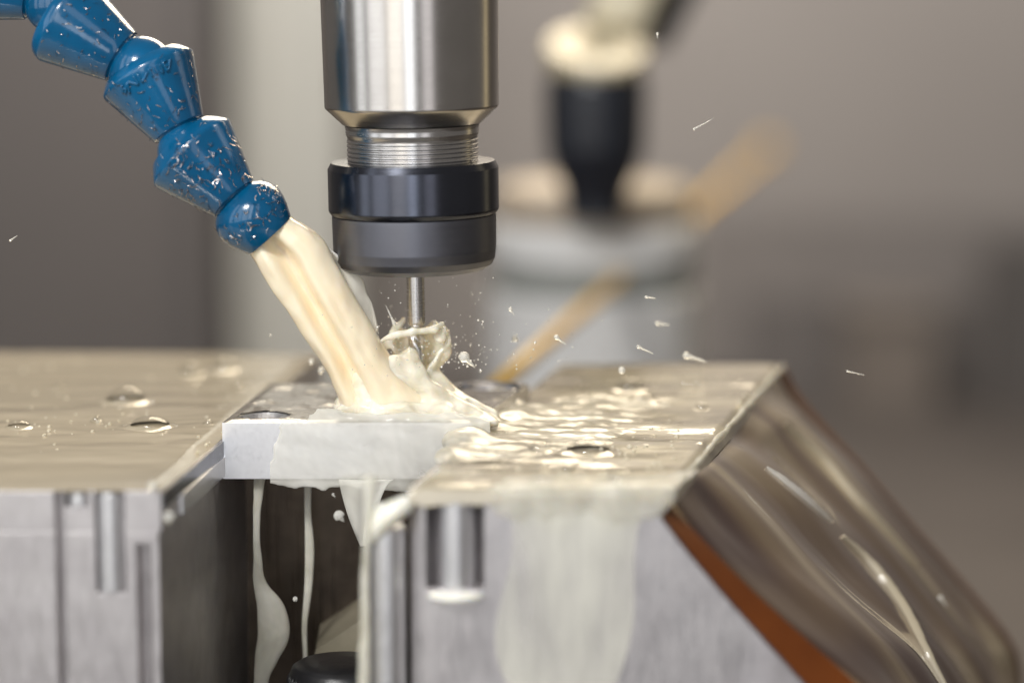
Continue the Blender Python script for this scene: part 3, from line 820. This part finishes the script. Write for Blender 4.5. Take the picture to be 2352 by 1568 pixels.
# ribbon of coolant crossing in front of the cutter, with a bead at each end
fl.cap([xyz(868, 788, -5), xyz(900, 770, -5.2), xyz(950, 763, -5.2), xyz(995, 756, -4), xyz(1014, 745, -2.5), xyz(1020, 762, -1)], [.35, .62, .7, .72, .55, .5], .5)
fl.cap([xyz(1008, 772, -2.5), xyz(1010, 778, -2.5)], [.95, .95], .6)
fl.cap([xyz(1028, 790, -1), xyz(1026, 806, 0), xyz(1008, 830, 0)], [.45, .7, .9], .8)
fl.cap([xyz(925, 738, 3), xyz(905, 770, 1), xyz(880, 800, -2)], [.55, .6, .6], .8)
fl.f += fl.w * np.clip((rr - 1.9) * .8, 0, 1) * .8
fl.f = np.maximum(fl.f, 2.0 - rr)            # keep clear of the cutter
V, F = surface_nets(fl.f, fl.lo, fl.h)
o = obj('coolant_splash', V, F, M['splash'])
sm = o.modifiers.new('smooth', 'SMOOTH'); sm.factor = .5; sm.iterations = 3
tag(o, 'cream crown of splashing coolant around the foot of the cutter', 'splash')

# veil pouring over the plate's front face
fv = Field((-26, -20, -9.5), (14, -6, 6), .32)
yf = pl[0].y
for (px, py, rx, rz, ry) in [(775, 990, 4.5, 1.8, .5), (840, 1000, 5, 3, 1.2), (920, 1010, 6, 4, 1.6), (990, 1015, 5, 5, 1.8), (1050, 1000, 4, 4, 1.6), (738, 1000, 4.6, 3.4, .4), (712, 1048, 4.2, 2.8, .4), (655, 1080, 4.5, 1.2, .35), (600, 1092, 3.5, .7, .3), (790, 1055, 5, 3.4, .5), (940, 1060, 6, 4, 1.1), (860, 1070, 6, 2.4, .8), (1020, 1060, 4, 3.4, 1.3), (930, 1095, 3.5, 2.2, 1.1), (1090, 985, 4, 2, 2)]:
    c = at_y(px, py, yf); fv.ell((c.x, yf - .1, c.z), (rx, ry, rz), 1.0)
fv.cap([xyz(770, 966, yf), xyz(830, 968, yf - .4), xyz(950, 970, yf - .5), xyz(1080, 978, yf - .5)], [.3, .8, 1.2, 1.1], 1.0)
fv.cap([xyz(700, 990, yf - .2), xyz(770, 1012, yf - .3), xyz(850, 1035, yf - .5)], [.35, .5, .7], .7)
fv.f += fv.w * .35
V, F = surface_nets(fv.f, fv.lo, fv.h)
o = obj('coolant_veil', V, F, M['veil']); sm = o.modifiers.new('smooth', 'SMOOTH'); sm.factor = .5; sm.iterations = 10
tag(o, 'milky white veil of coolant running over the front face of the plate', 'coolant sheet')

# wash of broken coolant to the right of the plate
fw = Field((4, -38, -.6), (56, 26, 5), .36)
for (px, py, zc, rx, ry, rz) in [(1110, 985, .2, 6, 6, 1.9), (1180, 960, .2, 5, 6, 2.0), (1230, 945, .2, 5, 6, 1.3), (1150, 925, 0.5, 4, 6, 1.8), (1290, 960, 0, 6, 7, .9), (1260, 905, .2, 4, 6, 1.2), (1380, 910, .2, 4.5, 6, 1.9), (1340, 930, 0, 5, 6, 1.0), (1410, 940, 0, 3.5, 5, 1.3), (1330, 985, 0, 5, 4, .6), (1090, 978, 1.2, 4.5, 6, 2.6), (1075, 1012, .4, 4.5, 7, 2.6), (1130, 1020, 0, 5, 7, 1.5), (1050, 1045, 0, 4, 6, 1.9), (1010, 1085, -.2, 3.2, 5, 1.5), (1110, 1060, -.1, 4, 6, .9), (1180, 1010, -.1, 5, 5, .8), (1440, 965, -.1, 5, 6, .7), (1500, 930, -.1, 4, 5, .6)]:
    c = at_z(px, py, .5); fw.ell((c.x, c.y, zc), (rx, ry, rz), 1.0)
for (px, py, rx, ry, rz) in [(1200, 985, 9, 9, .75), (1330, 950, 9, 9, .65), (1180, 1050, 8, 9, .6), (1440, 925, 9, 9, .5), (1300, 1010, 8, 8, .5), (1520, 930, 9, 9, .45), (1430, 980, 9, 9, .4)]:
    c = at_z(px, py, .5); fw.ell((c.x, c.y, .1), (rx, ry, rz + .25), 1.2)
fw.f += fw.w * .42
fw.f += np.clip((fw.X - 34) * .05, 0, 1)       # thins out to the right
V, F = surface_nets(fw.f, fw.lo, fw.h)
o = obj('coolant_wash', V, F, M['wash']); sm = o.modifiers.new('smooth', 'SMOOTH'); sm.factor = .5; sm.iterations = 5
tag(o, 'broken foamy wash of coolant spreading right of the splash', 'coolant wave')

# films standing on the two jaws
def film(name, c, seed, label, nu=150, nv=130, roll=False):
    FL_, FR_, BR_, BL_ = [at_z(p[0], p[1], 0) for p in c]
    FL_.y = FR_.y = YFR + .1
    def f(a, b):
        bb = max(0, (b - .04) / .96)
        p = FL_.lerp(FR_, a).lerp(BL_.lerp(BR_, a), bb)
        z = .55 + n3((p.x * .3, p.y, 0), .13, seed) * (.32 if not roll else .45) + n3((p.x * .4, p.y, 0), .42, seed + 3) * (.09 + .10 * max(0, n3((p.x, p.y, 0), .06, seed + 9))) + n3((p.x, p.y, 0), 1.4, seed + 5) * (.012 if not roll else .03)
        z *= min(1, (1 - bb) * 60 + .05) * min(1, min(a, 1 - a) * 30 + .1)
        if not roll: z *= min(1, bb * 30)
        if b < .04 and roll:
            q = 1 - b / .04
            p = p + Vector((0, -.75 * math.sin(q * math.pi / 2), 0)); z = z * (1 - q) - (1 - math.cos(q * math.pi / 2)) * (.8 if not roll else 2.0 + 1.2 * n3((a * 20, 0, 0), 1, seed))
        if roll and a > .97:
            q = (a - .97) / .03
            p = p + Vector((.8 * math.sin(q * math.pi / 2), 0, 0)); z = z * (1 - q) - (1 - math.cos(q * math.pi / 2)) * 2.2
        return Vector((p.x, p.y, z + .03))
    V, F = grid(nu, nv, f)
    return tag(obj(name, V, F, M['film_right'] if roll else M['film']), label, 'coolant film')
film('coolant_film', [(-900, 1122), (371, 1124), (740, 815), (-560, 803)], 11., 'shallow tan coolant film with ripples standing on the flat left jaw')
film('coolant_film', [(940, 1121), (1535, 1121), (1795, 839), (1288, 839)], 23., 'rippled pale coolant film on the jaw right of the cutter', roll=True)

# rounded cream roll of coolant going over the front edge of the right jaw
def roll(a, b):
    px = 1118 + (1552 - 1118) * a; x = at_y(px, 1125, YFR).x
    e = max(0, min(1, a * 9, (1 - a) * 14)) ** .5
    dr = (4.4 + 3.0 * n3((a * 5, 1, 0), 1, 41) + 1.2 * n3((a * 14, 1, 0), 1, 43)) * e
    th_ = (1.0 + .35 * n3((a * 8, 2, 0), 1, 47)) * e
    if b < .4:
        q = b / .4; return Vector((x + 5 * (1 - q), YFR + (15 + 5 * n3((a * 6, 3, 0), 1, 51)) * (1 - q) + .1, .1 + (.3 + th_ * .75) * math.sin(q * math.pi / 2) ** .8 + .25 * n3((a * 12, q * 4, 0), 1, 53) * q * (1 - q) * 4))
    if b < .7:
        q = (b - .4) / .3 * math.pi / 2; return Vector((x, YFR + .1 - (th_ + .1) * math.sin(q), -.6 + (1.0 + th_ * .75) * math.cos(q)))
    q = (b - .7) / .3; return Vector((x, YFR - (th_ * max(0, 1 - q) ** .6) - .02, -.6 - dr * q))
V, F = grid(90, 40, roll)
tag(obj('coolant_roll', V, F, M['roll']), 'bright cream roll of coolant spilling over the front edge of the right jaw', 'coolant sheet')
# milky run down the front of the right jaw
def runf(a, b):
    pa = 1135 + 40 * math.sin(b * 5 + .6) + 120 * b ** 2 * .6; pc = 1490 - 75 * b - 12 * math.sin(b * 7)
    q = at_y(pa + (pc - pa) * a, 1128 + 470 * b, YFR)
    return Vector((q.x, YFR - .25 - .35 * math.sin(math.pi * a) * (1 + .5 * n3((a * 3, b * 3, 0), 1, 2)), q.z))
V, F = grid(60, 60, runf)
tag(obj('coolant_run', V, F, M['run']), 'thin milky coolant running down the front of the right jaw', 'coolant sheet')
# strands falling in the gap
def strand(pts, label, n=60, Y=-20, mat='strand', flat=.8):
    sp = spline([(x, y, r) for x, y, r in pts], n)
    P = [at_y(q[0] + 3 * n3((q[1] * .02, 0, 0), 1, pts[0][0]), q[1], Y) for q in sp]
    V, F = tube(P, [max(.1, mm(q[2], Y)) for q in sp], 20, True, flat)
    tag(obj('coolant_strand', V, F, M[mat]), label, 'coolant strand', 'strands of coolant falling in the gap')
strand([(597, 1092, 14), (590, 1180, 9), (590, 1260, 9), (598, 1340, 16), (622, 1400, 34), (628, 1455, 38), (612, 1510, 28), (600, 1560, 18), (598, 1640, 15)], 'thick pale coolant strand with a bulging drop, leftmost in the gap', Y=-10)
strand([(708, 1095, 9), (706, 1180, 8), (712, 1260, 11), (708, 1360, 9), (700, 1450, 6), (698, 1620, 5)], 'faint thin coolant strand in the middle of the gap', Y=-4)
strand([(850, 1095, 18), (847, 1170, 10), (842, 1250, 8), (838, 1340, 10), (840, 1430, 11), (836, 1520, 14), (838, 1640, 14)], 'cream coolant strand down the rounded corner of the right jaw', Y=YFR - .6)
def webf(a, b):
    x0 = 778 + 55 * b ** 1.3; x1 = 905 - 62 * b ** .6
    q = at_y(x0 + (x1 - x0) * a, 1100 + 150 * b, -16)
    return q + Vector((0, -.6 * math.sin(math.pi * a) + .3 * math.sin(a * 9 + b * 4), 0))
V, F = grid(26, 30, webf)
o = obj('coolant_web', V, F, M['veil']); so = o.modifiers.new('thick', 'SOLIDIFY'); so.thickness = .5 * S
tag(o, 'pointed curtain of coolant hanging under the plate beside the right jaw', 'coolant sheet')
V, F = grid(30, 14, lambda a, b: at_y(842 + 105 * a, 1135 + 45 * (1 - a) + 75 * b * (1 - .6 * a), YFR) + Vector((0, .6 - 1.4 * math.sin(math.pi * a) * math.sin(math.pi * b), 0)))
o = obj('coolant_lip', V, F, M['lip']); so = o.modifiers.new('thick', 'SOLIDIFY'); so.thickness = .6 * S
tag(o, 'cream lip of coolant over the top corner of the right jaw', 'coolant sheet')
# coolant pooled on the ledge of the right jaw's slot
V, F = lathe([(5.0, 0), (5.1, .3), (4.8, .8), (3.6, 1.0)], (X(1047), YFR + 2.2, Z(1372)), (0, 0, 1), 40)
tag(obj('coolant_puddle', V, F, M['lip']), 'small cream coolant puddle on the ledge of the right jaw slot', 'puddle')
# cream bead along the top edge of the flank
e0, e1 = at_z(1552, 1116, 0), at_z(1796, 843, 0)
P = [e0.lerp(e1, k / 60) + Vector((.25 + .3 * n3((k * .3, 0, 0), 1, 61), 0, .15)) for k in range(61)]
V, F = tube(P, [.75 * (.75 + .6 * abs(n3((k * .22, 5, 0), 1, 63)) + .25 * n3((k * .8, 7, 0), 1, 64)) for k in range(61)], 16, True, .8)
tag(obj('coolant_bead', V, F, M['roll']), 'long cream bead of coolant along the top edge of the sloped flank', 'coolant bead')
# rivulet crossing the flank
def rivulet(pts, w_, mat, label):
    P = [flank_pt(u, v, .5) for u, v in [tuple(q) for q in spline(pts, 40)]]
    V, F = tube(P, [w_ * math.sin(math.pi * min(.97, max(.03, i / 39))) ** .6 * (.8 + .4 * random.random() * .4) for i in range(40)], 14, True, .6)
    tag(obj('coolant_rivulet', V, F, M[mat]), label, 'rivulet', 'rivulets on the sloped flank')
rivulet([(.36, .43), (.42, .44), (.47, .46), (.52, .50)], .9, 'drop', 'short glassy rivulet high on the sloped flank')
rivulet([(.55, .50), (.60, .52), (.66, .50), (.73, .45), (.82, .40), (.97, .36)], 1.3, 'film', 'long tan rivulet winding down the sloped flank')
rivulet([(.28, .70), (.40, .74), (.52, .72), (.64, .78)], .9, 'film', 'narrow tan rivulet near the back edge of the sloped flank')

# ------------------------------------------------------------------ droplets in the air, bubbles on the films
def drop(px, py, r, Y, label, tail=None, name='coolant_droplet'):
    c = at_y(px, py, Y); rr_ = mm(r, Y)
    if tail:
        e = at_y(px + tail[0] * .7, py + tail[1] * .7, Y); d = e - c; ln = d.length
        prof = [(rr_ * math.sin(a), -rr_ * math.cos(a)) for a in np.linspace(.12, 2.0, 9)]
        x_, h_ = prof[-1]
        prof += [(x_ * (1 - f) ** .7 * .55 + .02, h_ + (ln - h_) * f) for f in np.linspace(.2, 1, 7)]
    else:
        d = Vector((.3, .1, 1)); prof = [(rr_ * math.sin(a) + .001, -rr_ * math.cos(a) * 1.08) for a in np.linspace(.1, math.pi - .1, 12)]
    V, F = lathe(prof, c, d, 20)
    tag(obj(name, V, F, M['drop']), label, 'droplet', 'coolant droplets in the air')
drop(1066, 820, 13, -3, 'large round droplet with tail just right of the splash crown', (36, 34))
drop(1172, 710, 5, -4, 'small droplet right of the cutter, below the black nut', (13, 20))
drop(1278, 774, 6, -2, 'bright droplet in front of the brass rod', (30, 24))
drop(1183, 778, 7, 12, 'blurred droplet left of the brass rod', (16, 8))
drop(1484, 682, 3, -4, 'thin droplet in front of the grey fixture, upper one', (34, 5))
drop(1510, 742, 5, 14, 'faint blurred droplet in front of the grey fixture, lower one', (44, 6))
drop(1466, 796, 4, -2, 'slanting droplet in front of the grey fixture foot', (52, 24))
drop(1576, 816, 8, 10, 'droplet just above the far edge of the right jaw', (70, 22))
drop(1428, 850, 8, 4, 'droplet landing beside the bubble at the far edge of the right jaw')
drop(1594, 297, 3, -6, 'long thin droplet high up, right of the black handle', (64, -36))
drop(1510, 78, 3.4, -6, 'tiny upright droplet beside the cream arm', (0, 16))
drop(24, 552, 3, -8, 'thin slanting droplet at far left, below the hose', (24, -16))
drop(1946, 852, 2.6, -4, 'lone tiny droplet above the sloped flank', (60, 14))
drop(905, 742, 5, -3, 'slanting droplet between the jet and the cutter', (-28, -60))
drop(866, 752, 5, -3, 'tiny droplet touching the right edge of the jet', (8, -6))
drop(1021, 752, 3, -3, 'tiny droplet at the right tip of the splash crown', (8, 22))
drop(779, 1184, 13, -22, 'largest bright droplet falling in the gap under the plate', (16, 20))
drop(874, 1166, 14, -45, 'blurred bright droplet by the top of the right jaw corner')
drop(765, 1135, 3, -22, 'tiny droplet just under the front edge of the plate', (8, 10))
drop(678, 1375, 6, -20, 'small droplet beside the bulging strand in the gap')
drop(716, 830, 7, 8, 'upper of two droplets left of the jet foot')
drop(738, 850, 8, 8, 'lower of two droplets left of the jet foot')
drop(388, 1186, 12, -61, 'glinting droplet hanging on the right end of the left jaw')
drop(350, 1116, 11, -60, 'glinting droplet on the front edge of the left jaw')
drop(2160, 1372, 6, 20, 'bright droplet low on the sloped flank', (22, 30))
drop(1020, 966, 4, -14, 'clear bead on the veil near the splash')
def bubble(px, py, r, label, hgt=.75):
    c = at_z(px, py, .75); rr_ = r * (c.y - CAM.y) / FPX
    n = 40
    prof = [(rr_ * 1.18, -.25), (rr_ * 1.06, .02)] + [(rr_ * math.cos(a) + .001, .06 + rr_ * hgt * math.sin(a)) for a in np.linspace(0, math.pi / 2, 16)]
    V, F = lathe(prof, c, (0, 0, 1), n, caps=(False, False))
    o = obj('coolant_bubble', V, F, M['bubble'])
    tag(o, label, 'bubble', 'bubbles on the coolant films')
    ring_ = [(rr_ * (1.0 + .85 * (1 - q)), -.40 + (rr_ * .13 + .12) * q ** 2.2) for q in np.linspace(0, 1, 12)]
    V, F = lathe(ring_, c + Vector((0, 0, .12)), (0, 0, 1), n, caps=(False, False))
    obj('meniscus', V, F, M['film'], o)
for b in [(290, 920, 46, 'large round bubble standing on the left film'), (345, 978, 46, 'flat wide bubble in front of the large one on the left film', .5),
          (44, 978, 26, 'leftmost small bubble near the left edge of the picture', .5), (550, 890, 13, 'small bubble near the plate corner on the left film'),
          (438, 856, 30, 'blurred bubble near the far edge of the left film'), (515, 846, 32, 'blurred bubble right beside it at the left film far edge'),
          (138, 888, 11, 'tiny bubble behind the large one on the left film'), (222, 962, 9, 'tiny bubble left of the flat wide bubble'), (478, 972, 12, 'tiny bubble just left of the plate'),
          (1447, 893, 34, 'bubble near the middle of the right jaw far edge'), (1478, 918, 28, 'low bubble in front of the far one on the right film', .5),
          (1350, 1036, 52, 'largest bubble on the right film, near the front edge', .55), (1238, 1032, 26, 'bubble left of the largest one on the right film'),
          (1150, 1046, 18, 'small bubble next to the veil on the right film'), (1425, 1106, 38, 'bright bubble at the front edge of the right film, right one'),
          (1248, 1106, 38, 'bright bubble at the front edge of the right film, left one'), (1306, 1078, 20, 'small bubble between the two front edge bubbles'),
          (1612, 936, 16, 'small bubble at the right side of the right film'), (1575, 884, 16, 'tiny far bubble on the right film, left of a pair'), (1602, 882, 18, 'tiny far bubble on the right film, right of a pair'), (1690, 878, 12, 'bubble closest to the far right corner')]:
    bubble(*b)

# ------------------------------------------------------------------ fine spray and foam beads (too many to count)
def beads(n, gen, seg=7):
    V, F = [], []
    for _ in range(n):
        c, r = gen(); c = Vector(c)
        k = len(V); m_ = 5
        for a in range(1, m_):
            t_ = math.pi * a / m_
            for b in range(seg):
                p_ = 2 * math.pi * b / seg
                V.append(c + Vector((math.sin(t_) * math.cos(p_), math.sin(t_) * math.sin(p_), math.cos(t_))) * r)
        V += [c + Vector((0, 0, r)), c - Vector((0, 0, r))]; top = k + (m_ - 1) * seg
        for a in range(m_ - 2):
            for b in range(seg):
                b2 = (b + 1) % seg; F.append((k + a * seg + b, k + (a + 1) * seg + b, k + (a + 1) * seg + b2, k + a * seg + b2))
        for b in range(seg):
            F.append((top, k + b, k + (b + 1) % seg)); F.append((top + 1, k + (m_ - 2) * seg + (b + 1) % seg, k + (m_ - 2) * seg + b))
    return V, F
def spray():
    a = random.gauss(.35, .9); ln = 4 + abs(random.gauss(0, 13))
    return (tx + math.sin(a) * ln, random.gauss(-3, 7), z0(830) + abs(math.cos(a)) * ln * .8 * random.random()), random.uniform(.05, .16) * (1.7 if random.random() < .12 else 1)
V, F = beads(280, spray); tag(obj('coolant_spray', V, F, M['drop']), kind='stuff')
def foam():
    u = random.random()
    if u < .45:
        p = at_z(random.gauss(1230, 120), random.gauss(965, 40), .5); r = random.uniform(.10, .38)
    elif u < .75:
        p = at_z(random.uniform(1130, 1560), random.uniform(985, 1110), .5); r = random.uniform(.12, .55)
    else:
        p = at_z(random.uniform(1320, 1720), random.uniform(850, 930), .5); r = random.uniform(.12, .5)
    return (p.x, p.y, .45 + r * .25), r
def foam_left():
    p = at_z(random.uniform(-20, 640), min(1090, max(830, random.gauss(930, 60))), .4); r = random.uniform(.08, .42)
    return (min(p.x, inner(p.y) - 1), p.y, .45 + r * .25), r
V, F = join(beads(230, foam, 12), beads(130, foam_left, 12)); tag(obj('coolant_foam', V, F, M['bubble_bead']), kind='stuff')
